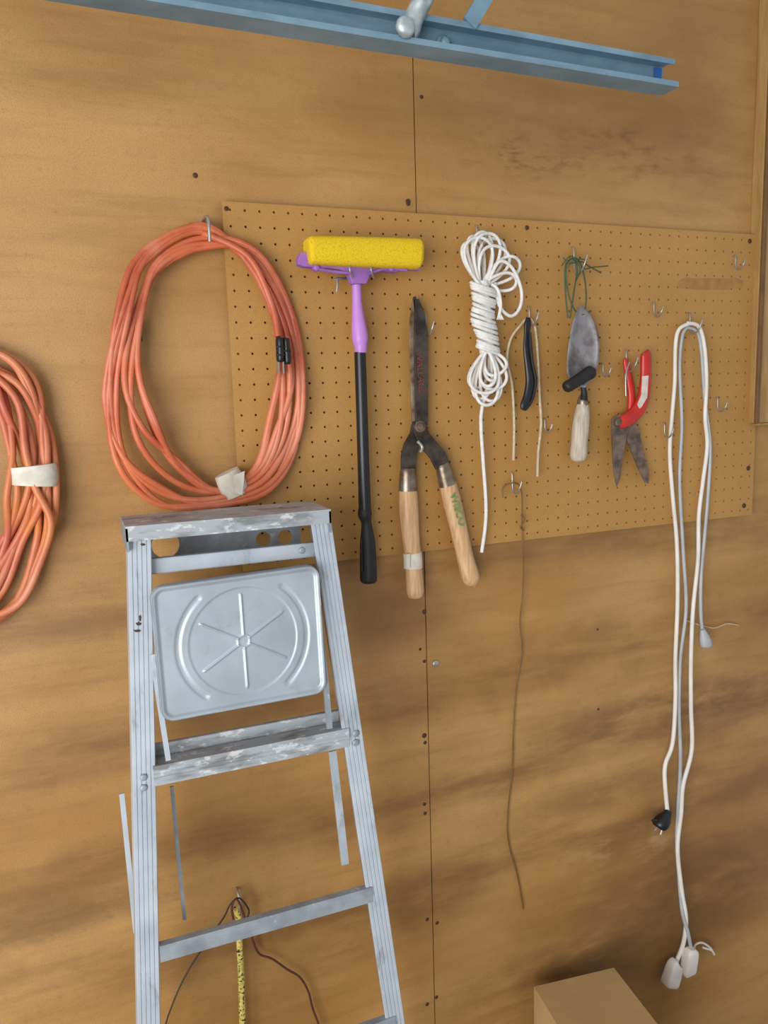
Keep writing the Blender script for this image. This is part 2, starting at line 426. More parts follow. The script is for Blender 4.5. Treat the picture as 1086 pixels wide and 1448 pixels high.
mb.box((BW/2, -PB/2, ZT-.02), (BW-.06, PB-.001, .012)); mb.box((BW/2, -PB/2, ZT-BH+.02), (BW-.06, PB-.001, .012))
mb.build('board', M_peg, parent=e, recalc=False)
for (x, y) in [(320,295),(577,288),(745,322),(1060,341),(1052,715),(1058,662)]:
    mb = MB(); mb.disc(P(x, y, PF), 3.4*S(x, y), .002, n=12); mb.build('screw', M_dark, parent=e)
mb = MB(); q = []
for k in range(40):
    a = 2*math.pi*k/40; rr = 1+.12*math.sin(5*a)+.06*math.sin(11*a)
    q.append((1005+46*math.copysign(abs(math.cos(a))**.5, math.cos(a)), 401+8*rr*math.copysign(abs(math.sin(a))**.6, math.sin(a))))
mb.prism([P(a, b_, PF) for a, b_ in q], .0006); mb.build('adhesive_residue', M_glue, parent=e)

# ---------------------------------------------------------------- hooks
def hook(px, py, s=1.0, y0=PF, label='zinc-plated steel peg hook in the pegboard', name='peg_hook', size=.03):
    p = P(px, py, y0); s *= size
    mb = MB()
    q = [Vector((0, .004, 0)), Vector((0,-.003,.0)), Vector((0,-.006,-.2*s)), Vector((0,-.007,-.8*s)), Vector((0,-.012,-1.1*s)), Vector((0,-.012-.3*s,-1.15*s)), Vector((0,-.014-.55*s,-.85*s)), Vector((.1*s,-.015-.6*s,-.45*s))]
    q2 = cr([p+a for a in q], 6)
    mb.sweep([Vector(a) for a in q2], .0034, n=8, plane=False)
    return mb.build(name, M_steel, label=label, category='hook', group='peg hooks on the pegboard')
hook(1037,362,.9,label='empty zinc peg hook near the corner of the pegboard')
hook(922,428,.9,label='empty zinc peg hook above red pruning shears')
hook(1012,562,.9,label='empty zinc peg hook beside the white extension cord')
hook(937,598,.9,label='empty zinc peg hook beside the pruning blades')
hook(850,514,.8,label='empty zinc peg hook beside the garden trowel')
hook(768,592,.8,label='empty zinc peg hook beside hanging beige twine')
hook(672,320,1.3,label='zinc peg hook holding the white rope bundle')
hook(809,350,1.6,label='zinc peg hook holding green wire and trowel')
hook(973,443,1.3,label='zinc peg hook holding the white extension cord')
hook(883,495,1.3,label='zinc peg hook holding red pruning shears')
hook(746,434,1.1,label='zinc peg hook holding twine and black sheath')
hook(722,668,1.2,label='zinc peg hook holding a long thin wire')
hook(600,446,1.1,label='zinc peg hook holding hedge shears')

# ---------------------------------------------------------------- orange coil
def coil(kin, kout, ts, d0, jit=4, dstep=.006):
    path = []
    n = len(kin)
    for i, t in enumerate(ts):
        for k in range(n):
            t2 = min(1.05, max(-.05, t + .16*math.sin(k*1.3+i*2.1)))
            x = kin[k][0]*(1-t2)+kout[k][0]*t2 + random.uniform(-jit, jit)
            y = kin[k][1]*(1-t2)+kout[k][1]*t2 + random.uniform(-jit, jit)
            dd = d0 + ((i*5+k*(1+i % 2)) % 5)*dstep + random.uniform(0,.003)
            path.append((x, y, dd))
    return path
kin = [(285,350),(228,380),(202,450),(194,530),(214,596),(250,650),(310,690),(362,660),(386,590),(396,520),(388,450),(350,378)]
kout = [(285,320),(200,360),(168,440),(149,560),(168,655),(222,708),(280,717),(372,698),(414,640),(426,560),(413,450),(365,356)]
path = coil(kin, kout, [0, .95, .2, 1.0, .3, .85, .08, .7], .026, jit=2.5)
path = [(408,512,.06),(410,540,.055),(405,600,.045),(388,645,.04),(355,682,.04),(300,692,.03),(240,648,.03),(205,570,.03),(190,470,.03),(220,385,.03)] + path
path += [(285,330,.03),(350,362,.05),(384,430,.06),(393,476,.068)]
e = root('extension_cord', P(285,320,.03), 'coiled orange heavy-duty extension cord hung on a nail', 'extension cord')
mb = MB(); tube(mb, path, .03, 9.6, seg=6, n=8); mb.build('cord', M_orange, parent=e)
mb = MB()
pw(mb, [(395,477,8),(395,481,11),(396,498,12),(396,508,11),(396,512,8)], .070, flat=1.3, seg=5)
for x in (395,398): mb.box(P(x*1.0+(2.5 if x==398 else -1.5), 520, .070), (.0024,.006,.02), mi=1)
tube(mb, [(390,490,.076),(396,490,.079),(402,490,.076)], .074, 2.5, seg=4)
tube(mb, [(390,502,.076),(396,502,.079),(402,502,.076)], .074, 2.5, seg=4)
mb.build('plug', [M_black, M_steel], parent=e)
mb = MB(); pw(mb, [(404,478,8),(404,481,11),(405,498,12),(406,510,11),(406,515,8)], .066, flat=1.3, seg=5)
tube(mb, [(399,496,.072),(405,496,.075),(411,496,.072)], .074, 2.5, seg=4)
mb.build('connector', M_black, parent=e)
mb = MB()
pw(mb, [(320,668,36),(328,684,40),(335,700,38)], .040, seg=5, flat=.75, n=16)
poly(mb, [(330,672),(346,666),(343,700),(331,698)], .06, .001)
mb.build('tape', M_tape, parent=e)
mb = MB(); p = P(285,318,0)
q = cr([p+Vector(a) for a in ((0,.01,.004),(0,-.02,.004),(0,-.055,.002),(0,-.068,-.01),(0,-.068,-.04))], 6)
mb.sweep([Vector(a) for a in q], .0055, n=8, plane=False)
mb.build('wall_hook', M_steel, label='bent steel hook holding the coiled orange cord', category='hook')
mb = MB(); mb.box(P(196,468,.012), (.008,.024,.035)); mb.build('wall_bracket', M_black, label='small black bracket behind the orange cord coil', category='bracket', bevel=.002)

kin = [(-60,540),(-20,545),(0,580),(14,640),(12,700),(0,760),(-50,830),(-90,860),(-170,800),(-190,680),(-170,570),(-120,525)]
kout = [(-60,485),(10,505),(52,550),(73,620),(76,710),(62,770),(20,858),(-80,905),(-190,840),(-215,680),(-190,550),(-130,495)]
path = coil(kin, kout, [.15, 1.0, .4, .8, 0, .6, .95, .3, .7], .014, jit=4)
path += [(-60,500,.03),(20,560,.04),(36,640,.045),(50,690,.05),(72,740,.05),(55,800,.05),(30,850,.05),(-10,872,.05),(-60,880,.05)]
e = root('extension_cord', P(-60,500,.03), 'coiled orange-red extension cord bound with white tape', 'extension cord')
mb = MB(); tube(mb, path, .02, 10.5, seg=6, n=8); mb.build('cord', M_orange2, parent=e)
mb = MB(); pw(mb, [(46,658,62),(48,672,64),(48,686,61)], .034, seg=4, flat=.62, n=18); mb.build('tape', M_tape, parent=e)
mb = MB(); p = P(-60,486,0)
q = cr([p+Vector(a) for a in ((0,.01,.004),(0,-.02,.004),(0,-.05,.002),(0,-.062,.02))], 6)
mb.sweep([Vector(a) for a in q], .006, n=8, plane=False)
mb.build('wall_hook', M_steel, label='bent steel hook holding the second cord coil', category='hook')

# ---------------------------------------------------------------- sponge squeegee
D = .05
e = root('squeegee', P(505,400,D), 'sponge squeegee with yellow pad, purple head and black pole', 'squeegee')
mb = MB()
rp_ = [(.5*math.copysign(abs(math.cos(a))**.55, math.cos(a)), .5*math.copysign(abs(math.sin(a))**.55, math.sin(a))) for a in [2*math.pi*k/20 for k in range(20)]]
pw(mb, [(433,355,26),(436,355,38),(450,355.5,41),(520,358,43),(580,360,43),(590,360.5,40),(594,361,28)], .065, prof=rp_, flat=1.0, seg=6)
mb.build('sponge', M_yellow, parent=e)
mb = MB()
poly(mb, [(424,358),(434,358),(436,374),(470,375),(540,378),(592,379),(592,383),(572,382),(556,386),(530,383),(520,392),(516,402),(496,402),(491,388),(478,382),(458,380),(448,384),(440,379),(428,378),(420,375),(420,366)], D+.0, .018)
tube(mb, [(442,379),(470,384),(495,386)], D+.02, 5); tube(mb, [(520,388),(545,380),(575,382)], D+.02, 5)
for x, y in ((447,379),(553,380)): mb.disc(P(x,y,D+.018), .006, .006)
mb.build('head', M_purpled, parent=e, bevel=.0015)
for x in (494,524):
    mb = MB(); tube(mb, [(x,373,D+.028),(x+1,383,D+.03),(x+4,393,D+.022)], D, 2.6)
    mb.build('wire_clip', M_steel, parent=e)
mb = MB()
pw(mb, [(504,384,18),(504,395,16),(504,405,14),(505,430,15),(507,458,21),(509,478,24),(510,490,19),(510,499,18)], D, seg=5)
for yy in (386,390,394,398): tube(mb, [(494,yy,D+.005),(504,yy,D+.013),(514,yy,D+.005)], D, 3, seg=4)
mb.build('grip_sleeve', M_purple, parent=e)
mb = MB(); pw(mb, [(509,498,17),(511,560,17),(514,660,17),(516,722,18)], D, seg=4); mb.build('pole', M_black, parent=e)
mb = MB(); pw(mb, [(516,720,19),(516,728,20),(518,738,15),(519,750,17),(520,770,22),(521,812,24),(521,821,23),(521,824,17)], D, seg=5)
for k in range(-2,3): tube(mb, [(520+k*4.2,762,D+.011-.001*k*k),(521+k*4.4,808,D+.0125-.001*k*k)], D, 2.2, seg=3)
mb.build('handle_grip', M_blackr, parent=e)
mb = MB()
tube(mb, [(492,394,PF+.02),(478,394,PF+.03),(473,396,PF+.03)], .04, 4, seg=4); tube(mb, [(476,392,PF+.028),(477,402,PF+.03),(476,413,PF+.03)], .04, 4, seg=4)
tube(mb, [(492,394,PF+.02),(494,393,PF-.003)], .04, 4, seg=3)
mb.build('peg_hook', M_steel, label='zinc peg hook supporting the squeegee head', category='hook', group='peg hooks on the pegboard')

# ---------------------------------------------------------------- hedge shears
D = .036
e = root('hedge_shears', P(593,603,D), 'old hedge shears with dark blades and wooden handles', 'hedge shears')
mb = MB()
poly(mb, [(584,420),(588,419),(592,440),(596,480),(600,560),(602,604),(594,612),(583,606),(581,560),(579,500),(579,455)], D-.003, .003, 0)
poly(mb, [(584,420),(579,455),(579,500),(581,560),(583,596),(587,596),(586,540),(585,480),(586,440)], D+.0005, .0012, 1)
poly(mb, [(590,600),(606,604),(590,632),(588,650),(588,664),(567,664),(567,645),(571,628),(580,612),(582,600)], D-.003, .005, 0)
mb.build('blade', [M_steelr, M_edge], parent=e, bevel=.0008)
mb = MB()
poly(mb, [(587,424),(592,422),(600,442),(605,470),(605,530),(605,600),(600,610),(588,608),(586,560),(585,480)], D+.001, .003)
poly(mb, [(584,600),(602,598),(606,612),(616,624),(630,640),(636,656),(616,664),(608,648),(598,636),(586,616)], D+.001, .005)
mb.build('blade', M_steelr, parent=e, bevel=.0008)
mb = MB(); mb.disc(P(594,603,D+.006), 9*S(594,603,D), .004, n=8); mb.disc(P(594,603,D+.009), 6*S(594,603,D), .005, n=6)
mb.build('pivot_bolt', M_rust, parent=e)
mb = MB(); tube(mb, [(590,624,D+.006),(597,632,D+.008),(594,640,D+.008)], D, 5, seg=4); mb.build('bumper', M_steel, parent=e)
def handle(fer, woodp):
    mb = MB(); pw(mb, fer, D, seg=5, n=16, flat=.85); mb.build('ferrule', M_ferr, parent=e)
    mb = MB(); pw(mb, woodp, D, seg=6, n=16, flat=.85); mb.build('handle', M_wood, parent=e)
handle([(577,662,20),(577,668,24),(577,694,27)], [(577,692,26),(578,720,28),(580,750,26),(584,790,24),(586,820,25),(587,836,25),(588,844,19),(588,846,8)])
handle([(625,656,18),(627,662,22),(633,686,26)], [(633,684,25),(640,712,27),(648,745,25),(657,785,24),(663,808,26),(667,820,24),(669,826,14),(669,827,5)])
mb = MB(); pw(mb, [(583,781,27),(584,792,27),(584,803,27)], D, seg=3, n=16, flat=.85)
poly(mb, [(574,784),(580,783),(580,803),(575,802)], D+.016, .0008); mb.build('tape', M_tape, parent=e)
text('WISCO', P(647,721,D+.0195), .021, math.radians(73), M_greentxt, e, off=.02)
text('WALLACE', P(594,527,D+.0048), .017, math.radians(87), M_redtxt, e, off=.0)

# ---------------------------------------------------------------- white rope bundle
D = .045
mb = MB()
def loop(bx, by, ax, ay, w, dd=D, n=14, wpx=4.9):
    B = Vector((bx, by)); A = Vector((ax, ay)); T = (A-B); Ln = T.length; T.normalize(); N = Vector((-T.y, T.x)); q = []
    for k in range(n+1):
        t = k/n*2*math.pi; u = (1-math.cos(t))/2; w_ = math.sin(t)*w/2*(0.35+0.65*u)
        pt = B + T*(u*Ln) + N*w_
        q.append((pt.x, pt.y, dd+.006*math.sin(t+bx)+random.uniform(-.002,.002)))
    tube(mb, q, dd, wpx, seg=4, n=7)
for ax, ay, w, dd in [(660,343,34,.03),(668,334,30,.036),(682,328,38,.045),(692,330,50,.052),(702,338,50,.04),(708,350,56,.05),(674,336,54,.056),(733,368,40,.045),(730,396,34,.05)]:
    loop(682, 404, ax, ay, w, dd=dd)
tube(mb, [(690,400,.05),(706,370,.06),(725,380,.06),(737,410,.055),(735,435,.05),(722,447,.05),(706,432,.05),(700,400,.045)], .05, 5.0, seg=6)
tube(mb, [(695,402,.05),(704,410,.055),(708,430,.055),(706,446,.055)], .05, 5.0, seg=5)
for k in range(5): tube(mb, [(706,440,.055),(703+k*2.2,452,.056)], .05, 2, seg=2, n=5)
q = []
turns = 19; ns = turns*10
for k in range(ns+1):
    t = k/ns; a = 2*math.pi*turns*t
    cx = 681+8*t+2*math.sin(9*t); cy = 400+98*t; wd = 15.5+1.2*math.sin(13*t)
    q.append((cx+wd*math.cos(a), cy+4.5*math.cos(a)+1.5*math.sin(a*.31), D+.002-.016*math.sin(a)))
tube(mb, q, D, 5.2, seg=2, n=7)
pw(mb, [(680,398,22),(684,450,24),(689,500,22)], D, flat=1.0)
for ax, ay, w, dd in [(670,548,34,.034),(678,564,36,.04),(688,573,44,.05),(696,567,40,.044),(702,550,50,.05),(707,528,42,.055),(683,556,56,.057),(690,546,30,.06),(697,538,26,.05)]:
    loop(689, 496, ax, ay, w, dd=dd)
tube(mb, [(690,545,.045),(682,575,.045),(680,600,.04),(683,650,.035),(687,710,.03),(686,745,.03),(681,781,.03)], .04, 5.2, seg=8)
mb.build('rope_bundle', M_rope, label='bundled white cotton clothesline rope with a hanging tail', category='rope')

# ---------------------------------------------------------------- twine + sheath
mb = MB()
tube(mb, [(726,651),(727,600),(724,545),(717,510),(722,480),(736,460),(747,450),(756,462),(760,500),(763,560),(765,600),(761,640),(760,674)], .03, 3.8, seg=8)
mb.build('twine', M_twine, label='beige twine draped over a pegboard hook', category='twine')
mb = MB()
pw(mb, [(747,449,7),(746,458,11),(745,475,10),(745,495,12),(749,520,16),(751,540,18),(748,560,18),(742,574,15),(740,580,8)], .042, seg=6, flat=.5, n=14)
pw(mb, [(750,470,3),(753,510,4),(758,540,4),(752,568,3)], .05, seg=6, flat=.5, mi=1)
mb.build('tool_sheath', [M_black, M_blackr], label='curved black pruning tool hanging from a peg hook', category='garden tool')

# ---------------------------------------------------------------- trowel
D = .04
e = root('garden_trowel', P(822,540,D), 'hand trowel hung blade up with worn wooden handle', 'trowel')
mb = MB(); rows = [(821,431,1),(822,437,11),(824,445,21),(825,456,31),(826,470,39),(826,486,44),(825,502,46),(823,518,44),(821,532,36),(821,541,22),(823,548,10)]
q = cr([(a, b_, c) for a, b_, c in rows], 4); vs = []; fs = []; nn = 12
for (a, b_, c) in q:
    for k in range(nn+1):
        u = k/nn*2-1; dd = D - .012*(1-u*u)*min(1, c/40) + .004
        vs.append(P(a+u*c/2, b_, dd+.008))
for i in range(len(q)-1):
    for k in range(nn): fs.append([i*(nn+1)+k, i*(nn+1)+k+1, (i+1)*(nn+1)+k+1, (i+1)*(nn+1)+k])
mb.add(vs, fs, 0, True)
o = mb.build('blade', M_trowel, parent=e, recalc=False); so = o.modifiers.new('solid', 'SOLIDIFY'); so.thickness = .0016
mb = MB(); pw(mb, [(822,530,8),(824,545,8),(826,556,9),(825,566,12)], D+.004, seg=5)
mb.build('shank', M_blackr, parent=e)
mb = MB(); pw(mb, [(825,560,11),(824,566,15),(824,574,16)], D, seg=4); mb.build('ferrule', M_ferr, parent=e)
mb = MB(); pw(mb, [(824,572,17),(823,585,22),(821,605,25),(819,625,24),(818,642,25),(818,650,20),(818,653,9)], D, seg=6, n=16, flat=.9); mb.build('handle', M_woodw, parent=e)
mb = MB(); pw(mb, [(799,549,12),(802,547,17),(812,541,17),(826,532,18),(834,527,20),(837,525,18)], D+.024, seg=5, n=14)
pw(mb, [(836,526,14),(841,523,6)], D+.024, seg=2); 
mb.build('hose_nozzle', M_blackr, label='short black rubber nozzle lying against the trowel', category='nozzle')
mb = MB()
tube(mb, [(803,450,.045),(801,430,.045),(799,400,.042),(800,375,.04),(810,366,.04),(816,380,.042),(812,410,.044),(806,450,.046)], .04, 2.4, seg=7, n=6)
tube(mb, [(826,448,.045),(829,420,.045),(826,390,.042),(818,368,.04),(808,366,.04),(800,380,.043),(805,420,.044),(818,444,.046),(836,440,.047)], .04, 2.4, seg=7, n=6)
tube(mb, [(796,364,.045),(806,372,.05),(822,370,.05),(832,376,.05),(850,386,.05)], .05, 2.1, seg=6, n=6)
tube(mb, [(800,382,.045),(812,368,.052),(828,368,.05),(826,380,.05),(838,378,.05),(860,376,.045)], .05, 1.8, seg=6, n=6)
tube(mb, [(794,376,.045),(808,362,.052),(820,380,.05),(815,396,.05)], .05, 2.1, seg=6, n=6)
mb.build('tie_wire', M_green, label='tangled green garden tie wire on a peg hook', category='wire')

# ---------------------------------------------------------------- pruner
D = .038
e = root('pruning_shears', P(880,598,D), 'red-handled pruning shears with rusty open blades', 'pruning shears')
mb = MB()
pw(mb, [(912,498,12),(913,503,17),(913,530,18),(911,555,19),(905,575,21),(894,588,22),(882,596,20),(874,600,14)], D+.004, seg=6, flat=.6, n=14)
mb.build('handle', M_red, parent=e)
mb = MB(); poly(mb, [(908,532),(917,531),(915,562),(905,579),(901,572),(907,558)], D+.0125, .0008); mb.build('label', M_tape, parent=e)
mb = MB()
pw(mb, [(883,507,5),(885,514,9),(890,540,12),(893,560,12),(892,580,13),(889,592,11)], D-.008, seg=6, flat=.7, n=12)
mb.build('handle', M_red, parent=e)
mb = MB(); tube(mb, [(890,512,D-.005),(885,530,D-.003),(885,560,D-.002)], D, 3, seg=6); mb.build('spring', M_steel, parent=e)
mb = MB()
poly(mb, [(865,592),(876,586),(890,592),(889,604),(884,625),(880,650),(876,678),(872,688),(868,670),(866,640),(865,612)], D, .004)
mb.build('blade', M_rust, parent=e, bevel=.0006)
mb = MB()
poly(mb, [(880,604),(888,597),(898,598),(903,606),(906,622),(911,645),(917,668),(917,684),(912,683),(903,664),(895,645),(887,624)], D-.005, .004)
mb.build('blade', M_rust, parent=e, bevel=.0006)
mb = MB(); mb.disc(P(874,597,D+.008), 6*S(874,594,D), .004, n=10); mb.disc(P(889,600,D+.004), 5*S(889,600,D), .004, n=10); mb.build('pivot_bolt', M_rust, parent=e)

# ---------------------------------------------------------------- white extension cord
e = root('extension_cord', P(973,458,.04), 'long white and grey household extension cord draped on a hook', 'extension cord')
mb = MB()
A = [(976,457,.04),(960,466,.04),(955,490,.038),(954,540,.035),(950,590,.03),(947,640,.03),(951,700,.03),(957,770,.03),(958,850,.03),(955,930,.03),(955,990,.03),(951,1050,.03),(941,1080,.03),(940,1105,.03),(944,1150,.03)]
Cc = [(972,457,.042),(988,462,.042),(996,490,.04),(999,540,.036),(997,590,.034),(1000,630,.03),(994,680,.03),(988,730,.03),(987,790,.03),(980,860,.03),(977,930,.03),(977,1000,.03),(978,1060,.03),(966,1110,.03),(963,1150,.03),(958,1200,.03),(964,1260,.03),(970,1300,.03),(966,1335,.03),(954,1365,.03)]
tube(mb, A, .03, 5.6, seg=8); tube(mb, Cc, .03, 5.6, seg=8)
mb.build('white_cord', M_wcord, parent=e)
mb = MB()
Bb = [(974,462,.034),(965,474,.034),(961,520,.03),(964,600,.028),(961,680,.028),(966,780,.028),(970,860,.026),(962,930,.026),(960,1000,.026),(962,1080,.026),(957,1180,.026),(960,1240,.026),(965,1290,.03),(973,1320,.036),(978,1348,.036)]
Dd = [(972,463,.034),(986,470,.034),(992,500,.032),(996,560,.03),(1004,630,.028),(1001,700,.028),(996,760,.028),(991,820,.028),(991,870,.028),(994,898,.03)]
tube(mb, Bb, .03, 4.8, seg=8); tube(mb, Dd, .03, 4.8, seg=8)
mb.build('grey_cord', M_gcord, parent=e)
mb = MB(); pw(mb, [(946,1146,8),(943,1152,13),(938,1160,20),(932,1167,20),(930,1170,14)], .034, seg=4, n=12)
tube(mb, [(930,1168,.036),(925,1175,.038)], .03, 3, mi=1, seg=2); tube(mb, [(937,1170,.036),(934,1180,.038)], .03, 3, mi=1, seg=2)
tube(mb, [(929,1160,.04),(922,1160,.04)], .03, 3, mi=0, seg=2)
mb.build('plug', [M_black, M_steel], parent=e)
rb = [(.5*math.copysign(abs(math.cos(a))**.4, math.cos(a)), .5*math.copysign(abs(math.sin(a))**.4, math.sin(a))) for a in [2*math.pi*k/20 for k in range(20)]]
mb = MB(); pw(mb, [(957,1361,12),(955,1364,18),(951,1378,20),(947,1391,20),(946,1394,15)], .034, seg=4, prof=rb, flat=.8)
mb.build('connector', M_wcord, parent=e)
mb = MB(); pw(mb, [(978,1341,10),(977,1346,17),(975,1360,18),(973,1374,17),(973,1377,12)], .045, seg=4, prof=rb, flat=.8)
mb.build('connector', M_wcord, parent=e)
mb = MB(); pw(mb, [(993,890,7),(995,897,12),(997,905,17),(999,912,17),(999,915,12)], .034, seg=4, n=10, flat=.8)
mb.build('plug', M_gcord, parent=e)
mb = MB(); tube(mb, [(984,1352,.02),(982,1338,.02),(992,1333,.02),(1004,1340,.02),(1010,1350,.02),(1006,1344,.02),(994,1340,.02)], .02, 2.6, seg=6); mb.build('tie_strap', M_wcord, parent=e)
mb = MB(); tube(mb, [(972,878,.012),(990,884,.014),(1010,888,.012),(1028,882,.01),(1044,884,.004)], .012, 1.8, seg=6, n=6)
mb.build('wire', M_twine, label='short stray wire end sticking out beside the white cord', category='wire')

# ---------------------------------------------------------------- long thin wire
mb = MB()
tube(mb, [(711,704,.03),(711,690,.032),(720,684,.034),(732,684,.034),(738,700,.03),(738,740,.024),(740,790,.018),(739,840,.012),(735,880,.008),(738,920,.006),(730,970,.006),(726,1030,.006),(724,1090,.006),(718,1150,.006),(719,1190,.006),(732,1240,.006),(740,1286,.006)], .02, 2.0, seg=8, n=6)
tube(mb, [(737,728,.030),(742,735,.030),(736,745,.028),(741,750,.026)], .02, 2.0, seg=5, n=6)
mb.build('wire', M_wire, label='long thin brown wire hanging down the plywood wall', category='wire')

# ---------------------------------------------------------------- lower hook, braided cord and thin wires
mb = MB(); p = P(334,1256,0)
q = cr([p+Vector(a) for a in ((0,.01,0),(0,-.012,0),(.002,-.02,-.012),(.002,-.03,-.024),(-.002,-.045,-.018),(-.004,-.046,-.002))], 6)
mb.sweep([Vector(a) for a in q], .005, n=8, plane=False)
mb.build('wall_hook', M_steel, label='small screw hook in the wall behind the ladder', category='hook')
mb = MB(); tube(mb, [(334,1284,.032),(338,1300,.03),(338,1320,.026),(341,1380,.02),(343,1450,.02),(345,1560,.02)], .03, 8.5, seg=8, n=10)
mb.build('braided_cord', M_bungee, label='yellow and black braided cord hanging behind the ladder', category='cord')
mb = MB(); tube(mb, [(345,1306,.042),(352,1288,.044),(338,1270,.046),(325,1280,.046),(316,1298,.04),(290,1335,.02),(262,1380,.02),(242,1425,.02),(232,1460,.02),(220,1540,.02)], .03, 2.4, seg=8, n=6)
mb.build('wire', M_bwire, label='thin dark wire looped over a wall hook', category='wire')
mb = MB(); tube(mb, [(330,1300,.05),(328,1282,.052),(336,1272,.052),(347,1300,.045),(356,1325,.03),(366,1348,.02),(385,1356,.02),(405,1370,.02),(424,1382,.02),(436,1402,.02),(442,1425,.02),(455,1460,.02)], .03, 2.8, seg=8, n=6)
mb.build('wire', M_maroon, label='wavy maroon wire trailing from a wall hook', category='wire')

# ---------------------------------------------------------------- steel channel at the top
e = root('steel_channel', P(750,90,.35), 'blue-grey galvanised steel channel beam', 'steel beam')
dE = .30
pb0 = P(960, 123, dE+.04); pb1 = PZ(205, 0, pb0.z)
dirn = (pb1-pb0); dirn.z = 0; dirn.normalize()
hh = (P(940,78,dE)-P(940,120,dE)).length
fl = .03; tk = .003
nrm = Vector((-dirn.y, dirn.x, 0))
if nrm.y > 0: nrm = -nrm
pe = pb0 - nrm*(fl+.01) + Vector((0,0,hh/2))
far = pe + dirn*2.2
prof = [(-.5*hh, 0), (.5*hh, 0), (.5*hh, fl), (.5*hh-.008, fl), (.5*hh-.008, fl-tk), (.5*hh-tk, fl-tk), (.5*hh-tk, tk), (-.5*hh+tk, tk), (-.5*hh+tk, fl-tk+.01), (-.5*hh+.008, fl-tk+.01), (-.5*hh+.008, fl+.01), (-.5*hh, fl+.01)]
mb = MB()
vs = []
for q0 in (pe, far):
    for (a, b_) in prof: vs.append(q0 + Vector((0,0,a)) + nrm*b_)
n = len(prof)
mb.add(vs, [list(range(n)), list(range(n, 2*n))[::-1]] + [[k, (k+1) % n, n+(k+1) % n, n+k] for k in range(n)])
mb.build('channel', M_beam, parent=e)
mb = MB(); mb.box(pe + dirn*.012 + nrm*.005, (.014,.002,.034)); mb.build('tape', M_blue, parent=e)
def onbeam(px, lift):
    best = min((pe + dirn*(s_*.004) + nrm*lift for s_ in range(500)), key=lambda p_: abs(proj(R, C, p_)[0]-px))
    return best
p0 = onbeam(578, .03); 
mb = MB()
q = [p0 + Vector((0,0,-.005)), p0+Vector((.004,0,.0)), p0+Vector((.012,-.0,.02)), p0+Vector((.05,-.02,.1)), p0+Vector((.22,-.08,.5))]
mb.sweep([Vector(a) for a in cr(q, 4)], .028, n=12, plane=False)
mb.disc(p0+Vector((-.010,-.010,-.005)), .014, .012)
mb.build('strut', M_galv, parent=e)
p1 = onbeam(628, .004); mb = MB(); mb.disc(p1, .012, .004, n=14); mb.disc(p1+Vector((0,-.004,0)), .008, .008, n=6); mb.build('bolt', M_beam, parent=e)
p2 = onbeam(664, .03); mb = MB(); mb.sweep([p2+Vector((.0,0,.02)), p2+Vector((.22,-.02,.35))], .022, .006, prof=[(-.5,-.5),(.5,-.5),(.5,.5),(-.5,.5)], sm=False); mb.build('strap', M_beam, parent=e)

# ---------------------------------------------------------------- stepladder
def dl(z):
    return .22 + (ZT-.45 - z)*.05
def PL(px, py, off=0.0):
    d = .25
    for _ in range(6): d = dl(P(px, py, d+off).z)
    return P(px, py, d+off)
e = root('stepladder', Vector((PL(330,1000).x, -.2, 0)), 'paint-splattered aluminium stepladder with folding pail shelf', 'stepladder')
def floorext(a, b_):
    t = a.z/(a.z-b_.z); return a + (b_-a)*t
lw = .0335
TLr = PL(197,752); BLr = PL(211,1448); TRr = PL(453,728); BRr = PL(560,1448)
LF = floorext(TLr, BLr); RF = floorext(TRr, BRr)
def railprof(w, dp, sign):
    pts = []
    nr_ = 5
    for k in range(nr_):
        x0 = -w/2 + k*w/nr_; g_ = w/nr_
        pts += [(x0, -.0018), (x0+g_*.18, 0), (x0+g_*.82, 0), (x0+g_, -.0018)]
    if sign > 0:
        pts += [(w/2, -dp), (w/2-.012, -dp), (w/2-.012, -dp+.002), (w/2-.002, -dp+.002), (w/2-.002, -.004), (-w/2, -.004)]
    else:
        pts += [(w/2, -.004), (-w/2+.002, -.004), (-w/2+.002, -dp+.002), (-w/2+.012, -dp+.002), (-w/2+.012, -dp), (-w/2, -dp)]
    return pts
for (a, b_, sg) in ((TLr, LF, -1), (TRr, RF, 1)):
    mb = MB(); T = (b_-a).normalized(); Bv = Vector((0,-1,0)); Bv = (Bv-T*Bv.dot(T)).normalized(); Av = Bv.cross(T)
    flip = -1 if Av.x < 0 else 1
    prof = [(x*flip, y) for x, y in railprof(lw, .04, sg)]
    mb.sweep([a, b_], 1.0, 1.0, prof=prof, sm=False)
    mb.build('side_rail', M_alu, parent=e)
for (a, b_, sx) in ((TLr, LF, 0), (TRr, RF, .012)):
    mb = MB(); mb.sweep([a+Vector((sx,.06,-.03)), b_+Vector((sx,.06,0))], 1.0, 1.0, prof=[(-.010,-.01),(.010,-.01),(.010,.01),(-.010,.01)], sm=False)
    mb.build('rear_leg', M_alug, parent=e)
for p_ in (LF, RF):
    mb = MB(); mb.box(p_+Vector((0,.028,.02)), (.045,.07,.04)); mb.build('foot', M_blackr, parent=e, bevel=.004)
